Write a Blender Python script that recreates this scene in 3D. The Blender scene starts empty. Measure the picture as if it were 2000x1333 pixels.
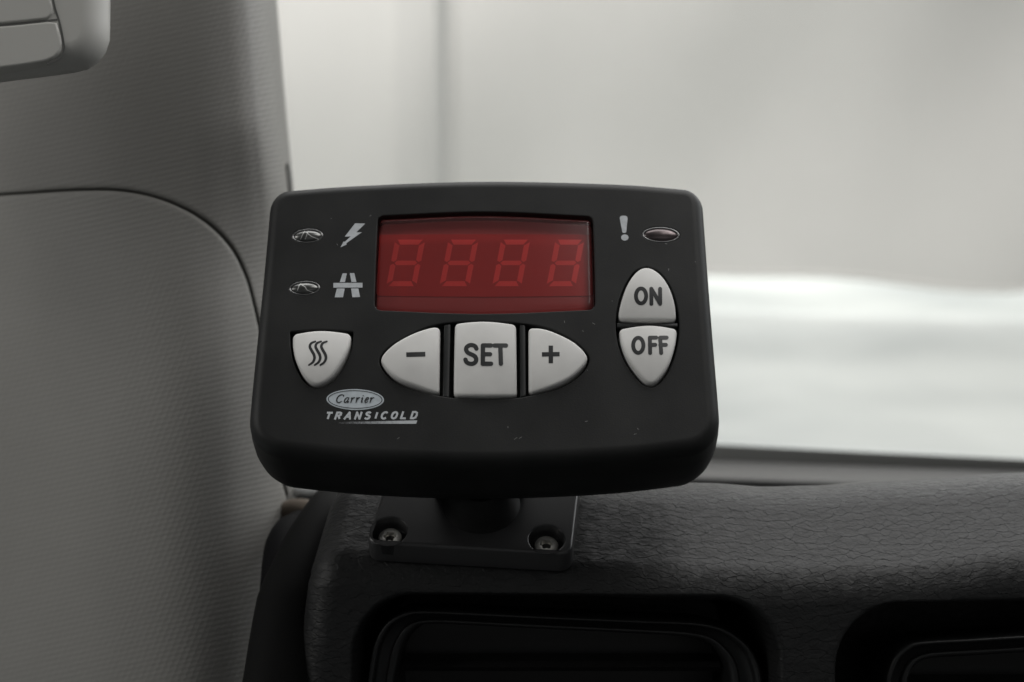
import bpy, math, random
from mathutils import Vector, Matrix
from mathutils.geometry import tessellate_polygon
from mathutils.bvhtree import BVHTree
random.seed(4)
R = math.radians
S = bpy.context.scene
COL = S.collection

# ------------------------------------------------------------------ camera
LENS, SENSOR, W, H = 43.0, 36.0, 2000.0, 1333.0
F = W * LENS / SENSOR
PITCH = R(10)
RT = Vector((1, 0, 0))
FW = Vector((0, math.cos(PITCH), -math.sin(PITCH)))
UP = Vector((0, math.sin(PITCH), math.cos(PITCH)))
CAM = Vector((0.0, -0.36, 0.190))
cd = bpy.data.cameras.new('camera')
cam = bpy.data.objects.new('camera', cd)
COL.objects.link(cam)
cam.location = CAM
cam.rotation_euler = (R(90) - PITCH, 0, 0)
cd.lens, cd.sensor_width, cd.sensor_fit = LENS, SENSOR, 'HORIZONTAL'
cd.clip_start, cd.clip_end = 0.01, 200
cd.dof.use_dof = True
cd.dof.focus_distance = 0.310
cd.dof.aperture_fstop = 11
S.camera = cam

# ------------------------------------------------------------------ world, lamps, exposure
w = bpy.data.worlds.new('World')
S.world = w
w.use_nodes = True
w.node_tree.nodes['Background'].inputs[0].default_value = (0.93, 0.96, 1.0, 1)
w.node_tree.nodes['Background'].inputs[1].default_value = 0.05
S.view_settings.view_transform = 'Standard'
S.view_settings.look = 'None'
S.view_settings.exposure = 0
S.view_settings.gamma = 1
S.view_settings.use_curve_mapping = False
S.cycles.use_denoising = True
S.cycles.max_bounces = 8


def area(name, loc, target, sx, sy, radiance, col=(1, 1, 1)):
    l = bpy.data.lights.new(name, 'AREA')
    l.shape, l.size, l.size_y = 'RECTANGLE', sx, sy
    l.energy = radiance * sx * sy * math.pi
    l.color = col
    o = bpy.data.objects.new(name, l)
    COL.objects.link(o)
    o.location = loc
    o.rotation_euler = (Vector(target) - Vector(loc)).to_track_quat('-Z', 'Y').to_euler()
    return o


area('overcast_sky_lamp', (-3.0, 7.5, 9.0), (-1.5, 9.5, 0), 18, 9, 4.1, (1, 0.995, 0.985))
area('overcast_sky_beyond', (2.0, 18.0, 7.0), (2.0, 16.5, 0), 24, 8, 2.3, (0.99, 1.0, 0.99))
area('open_sky_beyond', (2.0, 24.0, 0.5), (2.0, 12.0, -1.5), 30, 4, 5.5, (0.99, 1.0, 0.99))
area('windscreen_light', (0.88, 0.76, 0.70), (0.0, 0.0, 0.08), 1.6, 0.6, 3.2, (0.97, 0.99, 1.0))
area('side_window_light', (-0.75, -0.22, 0.45), (-0.18, 0.03, 0.2), 0.45, 0.35, 4.2, (1.0, 0.985, 0.95))
area('overhead_lamp', (0.50, -0.08, 1.12), (0, 0, 0.1), 0.9, 0.5, 4.5, (1.0, 0.985, 0.965))  # lamp added under the cab roof to light from above
area('rear_fill_lamp', (0.35, -1.50, 0.55), (0, 0, 0.15), 1.2, 0.5, 0.45, (1.0, 0.985, 0.97))  # weak fill added behind the camera, lifts the dash front

# ------------------------------------------------------------------ measuring helpers


def ray(px, py):
    return RT * ((px - W / 2) / F) + UP * ((H / 2 - py) / F) + FW


def at(px, py, depth):
    return CAM + ray(px, py) * depth


class Plane:
    """A flat working surface with its own origin and axes."""

    def __init__(s, o, u, v):
        s.o, s.u, s.v = o, u.normalized(), v.normalized()
        s.n = s.u.cross(s.v)

    def uv(s, px, py, h=0.0):
        d = ray(px, py)
        k = (s.o + s.n * h - CAM).dot(s.n) / d.dot(s.n)
        p = CAM + d * k - s.o
        return Vector((p.dot(s.u), p.dot(s.v)))

    def pt(s, a, h=0.0):
        return s.o + s.u * a[0] + s.v * a[1] + s.n * h


FT = R(25)
FACE = Plane(at(945, 660, 0.312), RT, UP * math.cos(FT) + FW * math.sin(FT))
PT = R(50)
MOUNT = Plane(at(915, 1066, 0.318), RT, UP * math.cos(PT) + FW * math.sin(PT))
PLATE_T = 0.0068

# ------------------------------------------------------------------ 2-D curve helpers


def catmull(pts, n=14):
    if len(pts) == 2:
        a, b = Vector(pts[0]), Vector(pts[1])
        return [a.lerp(b, i / n) for i in range(n + 1)]
    P = [Vector(p) for p in pts]
    P = [P[0] * 2 - P[1]] + P + [P[-1] * 2 - P[-2]]
    out = []
    for i in range(1, len(P) - 2):
        p0, p1, p2, p3 = P[i - 1:i + 3]
        for k in range(n):
            t = k / n
            out.append(0.5 * ((2 * p1) + (p2 - p0) * t + (2 * p0 - 5 * p1 + 4 * p2 - p3) * t * t
                              + (3 * p1 - p0 - 3 * p2 + p3) * t ** 3))
    out.append(P[-2].copy())
    return out


def trim(poly, d, end):
    p = list(reversed(poly)) if end else list(poly)
    acc = 0
    for i in range(len(p) - 1):
        L = (p[i + 1] - p[i]).length
        if acc + L >= d:
            q = p[i].lerp(p[i + 1], (d - acc) / max(L, 1e-12))
            r = [q] + p[i + 1:]
            return list(reversed(r)) if end else r
        acc += L
    return poly


def length(p):
    return sum((p[i + 1] - p[i]).length for i in range(len(p) - 1))


def resample(p, n, closed=True):
    p = list(p) + ([p[0]] if closed else [])
    L = length(p)
    m = n if closed else n - 1
    out, acc, i = [], 0.0, 0
    for k in range(n):
        d = L * k / m
        while i < len(p) - 2 and acc + (p[i + 1] - p[i]).length < d:
            acc += (p[i + 1] - p[i]).length
            i += 1
        s = (p[i + 1] - p[i]).length
        out.append(p[i].lerp(p[i + 1], min(1, (d - acc) / max(s, 1e-12))))
    return out


def closed_path(curves, radii, n=160):
    """curves joined end to start; radii[i] rounds the corner at the START of curve i."""
    cs = [catmull(c) for c in curves]
    m = len(cs)
    corner = [c[0] for c in cs]
    tr = [trim(trim(c, radii[i], False), radii[(i + 1) % m], True) for i, c in enumerate(cs)]
    out = []
    for i in range(m):
        out += tr[i]
        a, b, c = tr[i][-1], corner[(i + 1) % m], tr[(i + 1) % m][0]
        if radii[(i + 1) % m] > 0:
            k = 0.56
            c1, c2 = a.lerp(b, k), c.lerp(b, k)
            for j in range(1, 12):
                t = j / 12
                out.append(a * (1 - t) ** 3 + c1 * (3 * t * (1 - t) ** 2) + c2 * (3 * t * t * (1 - t)) + c * t ** 3)
    clean = [out[0]]
    for p in out[1:]:
        if (p - clean[-1]).length > 1e-7:
            clean.append(p)
    if (clean[0] - clean[-1]).length < 1e-7:
        clean.pop()
    return resample(clean, n)


def ccw(loop):
    a = sum(loop[i - 1].x * loop[i].y - loop[i].x * loop[i - 1].y for i in range(len(loop)))
    return loop if a > 0 else list(reversed(loop))


def inset(loop, d):
    n = len(loop)
    out = []
    for i in range(n):
        t = (loop[(i + 1) % n] - loop[i - 1])
        t = t.normalized() if t.length > 1e-12 else Vector((1, 0))
        out.append(loop[i] + Vector((-t.y, t.x)) * d)
    return out


def ellipse(cx, cy, rx, ry, rot=0, n=64):
    c, s = math.cos(rot), math.sin(rot)
    return [Vector((cx + rx * math.cos(a) * c - ry * math.sin(a) * s, cy + rx * math.cos(a) * s + ry * math.sin(a) * c))
            for a in [2 * math.pi * i / n for i in range(n)]]


# ------------------------------------------------------------------ mesh builder


class MB:
    def __init__(s):
        s.v, s.f, s.uv = [], [], None

    def add(s, verts, faces):
        b = len(s.v)
        s.v += [Vector(p) for p in verts]
        s.f += [tuple(i + b for i in f) for f in faces]

    def rings(s, rings, closed=True, cap0=False, cap1=False):
        b, n = len(s.v), len(rings[0])
        for r in rings:
            s.v += [Vector(p) for p in r]
        for j in range(len(rings) - 1):
            for i in range(n if closed else n - 1):
                k = (i + 1) % n
                s.f.append((b + j * n + i, b + j * n + k, b + (j + 1) * n + k, b + (j + 1) * n + i))
        if cap0:
            s.f.append(tuple(b + i for i in reversed(range(n))))
        if cap1:
            s.f.append(tuple(b + (len(rings) - 1) * n + i for i in range(n)))

    def fill(s, plane, loops, h):
        flat = [p for l in loops for p in l]
        tri = tessellate_polygon([[Vector((p.x, p.y, 0)) for p in l] for l in loops])
        fs = []
        for t in tri:
            a, b, c = (flat[i] for i in t)
            cr = (b - a).x * (c - a).y - (b - a).y * (c - a).x
            fs.append(tuple(t) if cr > 0 else tuple(reversed(t)))
        s.add([plane.pt(p, h) for p in flat], fs)

    def face_towards(s, p):
        a, b_, c = (s.v[i] for i in s.f[len(s.f) // 2][:3])
        if (b_ - a).cross(c - a).dot(p - a) < 0:
            s.f = [tuple(reversed(f)) for f in s.f]

    def bvh(s):
        return BVHTree.FromPolygons(s.v, [tuple(f) for f in s.f])

    def build(s, name, mat, parent=None, smooth=True, angle=40, weld=True, extra=None):
        me = bpy.data.meshes.new(name)
        base = parent_base(parent) if parent else Vector((0, 0, 0))
        me.from_pydata([tuple(p - base) for p in s.v], [], s.f)
        me.update()
        if s.uv:
            l = me.uv_layers.new(name='UVMap')
            for lp in me.loops:
                l.data[lp.index].uv = s.uv[lp.vertex_index]
        me.materials.append(mat)
        if extra:
            me.materials.append(extra[0])
            for fc in me.polygons:
                fc.material_index = int(fc.index >= extra[1])
        import bmesh
        bm = bmesh.new()
        bm.from_mesh(me)
        if weld:
            bmesh.ops.remove_doubles(bm, verts=bm.verts, dist=2e-6)
        for fc in bm.faces:
            fc.smooth = smooth
        if smooth and angle < 180:
            for e in bm.edges:
                if len(e.link_faces) == 2 and e.calc_face_angle(0) > R(angle):
                    e.smooth = False
        bm.to_mesh(me)
        bm.free()
        o = bpy.data.objects.new(name, me)
        COL.objects.link(o)
        if parent:
            o.parent = parent
        return o


BASE = {}


def parent_base(p):
    while p.parent:
        p = p.parent
    return BASE.get(p.name, Vector((0, 0, 0)))


def thing(name, label, cat, loc, group=None):
    o = bpy.data.objects.new(name, None)
    COL.objects.link(o)
    o.location = loc
    o.empty_display_size = 0.02
    o['label'], o['category'], o['kind'] = label, cat, 'thing'
    if group:
        o['group'] = group
    BASE[o.name] = Vector(loc)
    return o


# ------------------------------------------------------------------ materials


def mat(name, col, rough=0.5, metal=0.0, spec=0.5, bump=None, vary=None, coat=0.0, sub=None):
    m = bpy.data.materials.new(name)
    m.use_nodes = True
    nt = m.node_tree
    p = nt.nodes['Principled BSDF']
    p.inputs['Base Color'].default_value = (*col, 1)
    p.inputs['Roughness'].default_value = rough
    p.inputs['Metallic'].default_value = metal
    p.inputs['Specular IOR Level'].default_value = spec
    p.inputs['Coat Weight'].default_value = coat
    tc = nt.nodes.new('ShaderNodeTexCoord')
    if vary:
        sc, amt = vary
        nz = nt.nodes.new('ShaderNodeTexNoise')
        nz.inputs['Scale'].default_value = sc
        nz.inputs['Detail'].default_value = 5
        nt.links.new(tc.outputs['Object'], nz.inputs['Vector'])
        mr = nt.nodes.new('ShaderNodeMapRange')
        mr.inputs['From Min'].default_value, mr.inputs['From Max'].default_value = 0.3, 0.7
        mr.inputs['To Min'].default_value, mr.inputs['To Max'].default_value = 1 - amt, 1 + amt
        nt.links.new(nz.outputs['Fac'], mr.inputs['Value'])
        mx = nt.nodes.new('ShaderNodeMix')
        mx.data_type, mx.blend_type = 'RGBA', 'MULTIPLY'
        mx.inputs[0].default_value = 1
        mx.inputs[6].default_value = (*col, 1)
        nt.links.new(mr.outputs[0], mx.inputs[7])
        nt.links.new(mx.outputs[2], p.inputs['Base Color'])
    if bump:
        sc, st, dist = bump
        nz = nt.nodes.new('ShaderNodeTexNoise')
        nz.inputs['Scale'].default_value = sc
        nz.inputs['Detail'].default_value = 3
        nt.links.new(tc.outputs['Object'], nz.inputs['Vector'])
        b = nt.nodes.new('ShaderNodeBump')
        b.inputs['Strength'].default_value = st
        b.inputs['Distance'].default_value = dist
        nt.links.new(nz.outputs['Fac'], b.inputs['Height'])
        nt.links.new(b.outputs[0], p.inputs['Normal'])
    return m


def nodes(m):
    return m.node_tree, m.node_tree.nodes['Principled BSDF'], next(n for n in m.node_tree.nodes if n.type == 'TEX_COORD')


def face_plastic():
    m = mat('black_moulded_plastic', (0.0092, 0.0096, 0.0096), 0.52, spec=0.21, bump=(2600, 0.22, 0.00012))
    nt, p, tc = nodes(m)
    # dust: sparse small pale specks
    v = nt.nodes.new('ShaderNodeTexVoronoi')
    v.inputs['Scale'].default_value = 330
    v.inputs['Randomness'].default_value = 1
    nz = nt.nodes.new('ShaderNodeTexNoise')
    nz.inputs['Scale'].default_value = 900
    mp = nt.nodes.new('ShaderNodeMixRGB')
    mp.inputs[0].default_value = 0.0012
    nt.links.new(tc.outputs['Object'], nz.inputs['Vector'])
    nt.links.new(tc.outputs['Object'], mp.inputs[1])
    nt.links.new(nz.outputs['Color'], mp.inputs[2])
    nt.links.new(mp.outputs[0], v.inputs['Vector'])
    sep = nt.nodes.new('ShaderNodeSeparateColor')
    nt.links.new(v.outputs['Color'], sep.inputs[0])
    gt = nt.nodes.new('ShaderNodeMath')
    gt.operation = 'GREATER_THAN'
    gt.inputs[1].default_value = 0.86
    nt.links.new(sep.outputs[0], gt.inputs[0])
    sz = nt.nodes.new('ShaderNodeMath')
    sz.operation = 'MULTIPLY'
    sz.inputs[1].default_value = 0.075
    nt.links.new(sep.outputs[1], sz.inputs[0])
    lt = nt.nodes.new('ShaderNodeMath')
    lt.operation = 'LESS_THAN'
    nt.links.new(v.outputs['Distance'], lt.inputs[0])
    nt.links.new(sz.outputs[0], lt.inputs[1])
    mu = nt.nodes.new('ShaderNodeMath')
    mu.operation = 'MULTIPLY'
    nt.links.new(gt.outputs[0], mu.inputs[0])
    nt.links.new(lt.outputs[0], mu.inputs[1])
    m2 = nt.nodes.new('ShaderNodeMath')
    m2.operation = 'MULTIPLY'
    m2.inputs[1].default_value = 0.30
    nt.links.new(mu.outputs[0], m2.inputs[0])
    # faint smears of handling dust
    sm = nt.nodes.new('ShaderNodeTexNoise')
    sm.inputs['Scale'].default_value = 45
    sm.inputs['Detail'].default_value = 6
    nt.links.new(tc.outputs['Object'], sm.inputs['Vector'])
    mr = nt.nodes.new('ShaderNodeMapRange')
    mr.inputs['From Min'].default_value, mr.inputs['From Max'].default_value = 0.4, 0.75
    mr.inputs['To Min'].default_value, mr.inputs['To Max'].default_value = 0.0, 0.03
    nt.links.new(sm.outputs['Fac'], mr.inputs['Value'])
    ad = nt.nodes.new('ShaderNodeMath')
    nt.links.new(m2.outputs[0], ad.inputs[0])
    nt.links.new(mr.outputs[0], ad.inputs[1])
    mx = nt.nodes.new('ShaderNodeMix')
    mx.data_type = 'RGBA'
    mx.inputs[6].default_value = p.inputs['Base Color'].default_value
    mx.inputs[7].default_value = (0.32, 0.32, 0.31, 1)
    nt.links.new(ad.outputs[0], mx.inputs[0])
    nt.links.new(mx.outputs[2], p.inputs['Base Color'])
    return m


def leather():
    m = mat('grained_dash_skin', (0.0118, 0.0121, 0.0124), 0.5, spec=0.25)
    nt, p, tc = nodes(m)
    mp = nt.nodes.new('ShaderNodeMapping')
    mp.inputs['Scale'].default_value = (345, 470, 1)
    nt.links.new(tc.outputs['UV'], mp.inputs['Vector'])
    nz = nt.nodes.new('ShaderNodeTexNoise')
    nz.inputs['Scale'].default_value = 0.9
    nz.inputs['Detail'].default_value = 3
    nt.links.new(mp.outputs[0], nz.inputs['Vector'])
    dm = nt.nodes.new('ShaderNodeMixRGB')
    dm.blend_type = 'LINEAR_LIGHT'
    dm.inputs[0].default_value = 0.5
    nt.links.new(mp.outputs[0], dm.inputs[1])
    nt.links.new(nz.outputs['Color'], dm.inputs[2])
    v = nt.nodes.new('ShaderNodeTexVoronoi')
    v.feature = 'SMOOTH_F1'
    v.voronoi_dimensions = '2D'
    v.inputs['Scale'].default_value = 1.0
    v.inputs['Smoothness'].default_value = 0.12
    nt.links.new(dm.outputs[0], v.inputs['Vector'])
    # each pebble of the grain leans a little, so its near edge drops to the next one
    sub = nt.nodes.new('ShaderNodeVectorMath')
    sub.operation = 'SUBTRACT'
    nt.links.new(dm.outputs[0], sub.inputs[0])
    nt.links.new(v.outputs['Position'], sub.inputs[1])
    sp = nt.nodes.new('ShaderNodeSeparateXYZ')
    nt.links.new(sub.outputs[0], sp.inputs[0])
    mr = nt.nodes.new('ShaderNodeMath')
    mr.operation = 'MULTIPLY'
    mr.inputs[1].default_value = -1.5
    nt.links.new(sp.outputs[1], mr.inputs[0])
    n2 = nt.nodes.new('ShaderNodeTexNoise')
    n2.inputs['Scale'].default_value = 2.6
    n2.inputs['Detail'].default_value = 5
    nt.links.new(mp.outputs[0], n2.inputs['Vector'])
    ad = nt.nodes.new('ShaderNodeMath')
    ad.operation = 'MULTIPLY_ADD'
    ad.inputs[1].default_value = 0.9
    nt.links.new(n2.outputs['Fac'], ad.inputs[0])
    n3 = nt.nodes.new('ShaderNodeTexNoise')
    n3.inputs['Scale'].default_value = 0.75
    n3.inputs['Detail'].default_value = 2
    nt.links.new(mp.outputs[0], n3.inputs['Vector'])
    ms = nt.nodes.new('ShaderNodeMapRange')
    ms.inputs['From Min'].default_value, ms.inputs['From Max'].default_value = 0.42, 0.62
    ms.inputs['To Min'].default_value, ms.inputs['To Max'].default_value = 0.25, 1.0
    nt.links.new(n3.outputs['Fac'], ms.inputs['Value'])
    fade = nt.nodes.new('ShaderNodeMath')
    fade.operation = 'MULTIPLY'
    nt.links.new(mr.outputs[0], fade.inputs[0])
    nt.links.new(ms.outputs[0], fade.inputs[1])
    nt.links.new(fade.outputs[0], ad.inputs[2])
    b = nt.nodes.new('ShaderNodeBump')
    b.inputs['Strength'].default_value = 0.55
    b.inputs['Distance'].default_value = 0.00030
    nt.links.new(ad.outputs[0], b.inputs['Height'])
    nt.links.new(b.outputs[0], p.inputs['Normal'])
    return m


def pillar_plastic(name, col):
    m = mat(name, col, 0.6, spec=0.35, vary=(18, 0.06))
    nt, p, tc = nodes(m)
    sx = nt.nodes.new('ShaderNodeSeparateXYZ')
    mp = nt.nodes.new('ShaderNodeMapping')
    mp.inputs['Rotation'].default_value = (0, 0, R(12))
    nt.links.new(tc.outputs['UV'], mp.inputs['Vector'])
    nt.links.new(mp.outputs[0], sx.inputs[0])
    outs = []
    for ch, k in ((0, 46.0), (1, 62.0)):
        a = nt.nodes.new('ShaderNodeMath')
        a.operation = 'MULTIPLY'
        a.inputs[1].default_value = k
        nt.links.new(sx.outputs[ch], a.inputs[0])
        outs.append(a)
    half = nt.nodes.new('ShaderNodeMath')
    half.operation = 'MULTIPLY_ADD'
    half.inputs[1].default_value = 0.5
    nt.links.new(outs[1].outputs[0], half.inputs[0])
    nt.links.new(outs[0].outputs[0], half.inputs[2])
    s = []
    for src in (half, outs[1]):
        q = nt.nodes.new('ShaderNodeMath')
        q.operation = 'SINE'
        nt.links.new(src.outputs[0], q.inputs[0])
        s.append(q)
    pr = nt.nodes.new('ShaderNodeMath')
    nt.links.new(s[0].outputs[0], pr.inputs[0])
    nt.links.new(s[1].outputs[0], pr.inputs[1])
    b = nt.nodes.new('ShaderNodeBump')
    b.inputs['Strength'].default_value = 0.16
    b.inputs['Distance'].default_value = 0.00015
    nt.links.new(pr.outputs[0], b.inputs['Height'])
    nt.links.new(b.outputs[0], p.inputs['Normal'])
    return m


def lens_red():
    m = bpy.data.materials.new('red_tinted_window')
    m.use_nodes = True
    nt = m.node_tree
    nt.nodes.remove(nt.nodes['Principled BSDF'])
    out = nt.nodes['Material Output']
    t = nt.nodes.new('ShaderNodeBsdfTransparent')
    t.inputs[0].default_value = (0.985, 0.46, 0.45, 1)
    g = nt.nodes.new('ShaderNodeBsdfGlossy')
    g.inputs['Roughness'].default_value = 0.22
    d = nt.nodes.new('ShaderNodeBsdfDiffuse')
    d.inputs[0].default_value = (0.52, 0.20, 0.20, 1)
    m0 = nt.nodes.new('ShaderNodeMixShader')
    m0.inputs[0].default_value = 0.07
    nt.links.new(t.outputs[0], m0.inputs[1])
    nt.links.new(d.outputs[0], m0.inputs[2])
    fr = nt.nodes.new('ShaderNodeFresnel')
    fr.inputs[0].default_value = 1.32
    mx = nt.nodes.new('ShaderNodeMixShader')
    nt.links.new(fr.outputs[0], mx.inputs[0])
    nt.links.new(m0.outputs[0], mx.inputs[1])
    nt.links.new(g.outputs[0], mx.inputs[2])
    nt.links.new(mx.outputs[0], out.inputs[0])
    return m


def glass_pane():
    m = bpy.data.materials.new('windscreen_glass')
    m.use_nodes = True
    nt = m.node_tree
    nt.nodes.remove(nt.nodes['Principled BSDF'])
    out = nt.nodes['Material Output']
    t = nt.nodes.new('ShaderNodeBsdfTransparent')
    t.inputs[0].default_value = (0.985, 0.98, 0.965, 1)
    g = nt.nodes.new('ShaderNodeBsdfGlossy')
    g.inputs['Roughness'].default_value = 0.02
    fr = nt.nodes.new('ShaderNodeFresnel')
    fr.inputs[0].default_value = 1.16
    mx = nt.nodes.new('ShaderNodeMixShader')
    nt.links.new(fr.outputs[0], mx.inputs[0])
    nt.links.new(t.outputs[0], mx.inputs[1])
    nt.links.new(g.outputs[0], mx.inputs[2])
    nt.links.new(mx.outputs[0], out.inputs[0])
    return m


def faded_print():
    """silver print worn away towards its left end"""
    m = mat('worn_silver_print', (0.42, 0.44, 0.46), 0.5)
    nt, p, tc = nodes(m)
    sx = nt.nodes.new('ShaderNodeSeparateXYZ')
    nt.links.new(tc.outputs['Generated'], sx.inputs[0])
    nz = nt.nodes.new('ShaderNodeTexNoise')
    nz.inputs['Scale'].default_value = 1500
    nt.links.new(tc.outputs['Object'], nz.inputs['Vector'])
    a = nt.nodes.new('ShaderNodeMath')
    a.operation = 'MULTIPLY_ADD'
    a.inputs[1].default_value = 0.5
    a.inputs[2].default_value = -0.25
    nt.links.new(nz.outputs['Fac'], a.inputs[0])
    b = nt.nodes.new('ShaderNodeMath')
    nt.links.new(a.outputs[0], b.inputs[0])
    nt.links.new(sx.outputs[0], b.inputs[1])
    mr = nt.nodes.new('ShaderNodeMapRange')
    mr.inputs['From Min'].default_value, mr.inputs['From Max'].default_value = 0.12, 0.85
    nt.links.new(b.outputs[0], mr.inputs['Value'])
    nt.links.new(mr.outputs[0], p.inputs['Alpha'])
    return m


M = dict(
    face=face_plastic(),
    recess=mat('recess_plastic', (0.012, 0.012, 0.012), 0.55, spec=0.3),
    bar=mat('divider_plastic', (0.018, 0.019, 0.019), 0.45, spec=0.3),
    button=mat('pale_grey_rubber', (0.565, 0.56, 0.545), 0.48, spec=0.35, bump=(1700, 0.08, 0.0001), vary=(110, 0.07)),
    ink=mat('black_ink', (0.022, 0.023, 0.024), 0.5, spec=0.3),
    silver=mat('silver_print', (0.44, 0.46, 0.48), 0.5, spec=0.3, vary=(700, 0.12)),
    badge=mat('badge_silver', (0.40, 0.44, 0.47), 0.45, spec=0.3, vary=(600, 0.12)),
    fade=faded_print(),
    window=lens_red(),
    board=mat('display_backing', (0.42, 0.32, 0.32), 0.6),
    module=mat('display_module', (0.50, 0.145, 0.14), 0.55, vary=(60, 0.06)),
    segment=mat('unlit_segment', (1.0, 0.36, 0.34), 0.5),
    lamp=mat('silvered_lens', (0.13, 0.13, 0.127), 0.30, metal=0.9, bump=(500, 0.06, 0.0003), vary=(300, 0.35)),
    lamp_dark=mat('dark_smoked_lens', (0.10, 0.082, 0.083), 0.32, metal=0.85, bump=(500, 0.1, 0.0003), vary=(400, 0.3)),
    neck=mat('deep_black_plastic', (0.007, 0.007, 0.007), 0.55, spec=0.15),
    rim=mat('chrome_rim', (0.22, 0.22, 0.22), 0.28, metal=0.9),
    lens_scratch=mat('lens_scratch_mark', (0.55, 0.55, 0.54), 0.5),
    scratch=mat('scratch_mark', (0.24, 0.24, 0.235), 0.5),
    mount=mat('satin_black_plastic', (0.030, 0.030, 0.031), 0.33, spec=0.5, bump=(1500, 0.12, 0.0001)),
    steel=mat('bright_screw_steel', (0.85, 0.83, 0.78), 0.42, metal=0.8, bump=(900, 0.2, 0.0002)),
    socket=mat('screw_socket', (0.05, 0.05, 0.048), 0.5, metal=0.8),
    skin=leather(),
    smooth_black=mat('smooth_black_plastic', (0.005, 0.005, 0.005), 0.7, spec=0.06, bump=(700, 0.08, 0.0002)),
    vent=mat('vent_frame_plastic', (0.0095, 0.0097, 0.010), 0.38, spec=0.34),
    slat=mat('vent_slat_plastic', (0.010, 0.010, 0.010), 0.4, spec=0.4),
    rubber=mat('seal_rubber', (0.004, 0.004, 0.0045), 0.7, spec=0.06, bump=(500, 0.2, 0.0003)),
    tape=mat('brown_felt_edge', (0.10, 0.080, 0.062), 0.9, bump=(900, 0.3, 0.0003)),
    clip=mat('pale_clip', (0.42, 0.43, 0.43), 0.35, spec=0.5),
    shelf=mat('shelf_plastic', (0.080, 0.080, 0.080), 0.6, spec=0.2),
    pillar=pillar_plastic('shaded_pillar_plastic', (0.195, 0.190, 0.178)),  # same plastic as the lower panel, darkened for shade on the upper
    pillar2=pillar_plastic('grained_lower_pillar_plastic', (0.228, 0.223, 0.210)),
    handle=mat('smooth_pale_plastic', (0.42, 0.415, 0.393), 0.5, spec=0.4, bump=(900, 0.1, 0.0001)),
    gap_shade=mat('painted_gap_shade', (0.09, 0.09, 0.085), 0.6),
    glass=glass_pane(),
    ceramic=mat('black_glass_border', (0.34, 0.345, 0.335), 0.5),
)

# ------------------------------------------------------------------ the place outside


def structure(o):
    o['kind'] = 'structure'
    return o


def fabric():
    m = mat('pale_tarpaulin', (0.74, 0.73, 0.71), 0.7, spec=0.3, vary=(0.35, 0.05))
    return m


GZ = -1.75
g = MB()
g.add([(-60, -20, GZ), (60, -20, GZ), (60, 120, GZ), (-60, 120, GZ)], [(0, 1, 2, 3)])
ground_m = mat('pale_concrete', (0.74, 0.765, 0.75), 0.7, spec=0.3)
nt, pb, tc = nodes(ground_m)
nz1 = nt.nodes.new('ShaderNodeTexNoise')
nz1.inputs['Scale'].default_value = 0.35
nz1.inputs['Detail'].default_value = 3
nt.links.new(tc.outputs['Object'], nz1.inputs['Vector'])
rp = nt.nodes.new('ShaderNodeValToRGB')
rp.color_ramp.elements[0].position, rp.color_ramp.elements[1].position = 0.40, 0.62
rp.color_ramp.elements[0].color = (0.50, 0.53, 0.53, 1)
rp.color_ramp.elements[1].color = (0.68, 0.71, 0.70, 1)  # paler patches painted in for bright daylight on the ground
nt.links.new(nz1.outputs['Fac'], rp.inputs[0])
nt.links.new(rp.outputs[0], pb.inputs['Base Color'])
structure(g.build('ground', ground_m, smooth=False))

cab_m = mat('dark_cab_lining', (0.05, 0.05, 0.05), 0.9, vary=(30, 0.2))
b = MB()
xs_c = (-1.0, 1.6)
b.rings([[Vector((x, y, z)) for y, z in ((-2.2, -0.75), (0.05, -0.75), (0.16, -0.60), (0.20, -0.13), (0.47, -0.09), (0.50, -0.09), (0.24, -0.65), (0.06, -0.79), (-2.2, -0.79))] for x in xs_c], True, True, True)
structure(b.build('cab_floor', cab_m, smooth=False))
b = MB()
b.rings([[Vector((x, y, z)) for y, z in ((-2.2, 1.26), (-0.2, 1.26), (0.12, 1.20), (0.12, 1.24), (-0.2, 1.30), (-2.2, 1.30))] for x in xs_c], True, True, True)
structure(b.build('cab_ceiling', mat('headliner', (0.3, 0.3, 0.29), 0.9), smooth=False))

# a tarpaulin wall of a tent-like hall, hung in soft folds
tw = thing('tarpaulin_wall', 'tall pale grey tarpaulin wall in soft folds beyond the windscreen', 'wall', (1, 12, GZ))


def wall_y(x, z):
    y = 12.6 - 0.10 * x
    y += 0.06 * math.sin(1.1 * x + 0.5 * z) + 0.02 * math.sin(2.9 * x - 1.3 * z + 1)
    y += 0.13 * math.sin(0.55 * x - 1.25 * z)
    return y


b = MB()
nx, nz_ = 150, 70
def hem_z(x):
    return 0.06 * math.sin(0.9 * x + 0.4) + 0.035 * math.sin(2.3 * x)


vs = [(x, wall_y(x, z), z + hem_z(x) * max(0.0, 1 - (z + 1.36) / 1.5)) for z in [(-1.36 + 9.2 * j / nz_) for j in range(nz_ + 1)] for x in [(-9 + 20 * i / nx) for i in range(nx + 1)]]
b.add(vs, [(j * (nx + 1) + i, j * (nx + 1) + i + 1, (j + 1) * (nx + 1) + i + 1, (j + 1) * (nx + 1) + i) for j in range(nz_) for i in range(nx)])
b.build('sheet', fabric(), tw)


def tube(mb, pts, r, n=14, caps=True):
    rings_ = []
    pts = [Vector(p) for p in pts]
    for i, p in enumerate(pts):
        t = (pts[min(i + 1, len(pts) - 1)] - pts[max(i - 1, 0)]).normalized()
        a = t.cross(Vector((0, 0, 1)) if abs(t.z) < 0.9 else Vector((1, 0, 0))).normalized()
        c = a.cross(t).normalized()
        rr = r[i] if isinstance(r, (list, tuple)) else r
        rings_.append([p + (a * math.cos(2 * math.pi * k / n) + c * math.sin(2 * math.pi * k / n)) * rr for k in range(n)])
    mb.rings(rings_, True, caps, caps)


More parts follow.
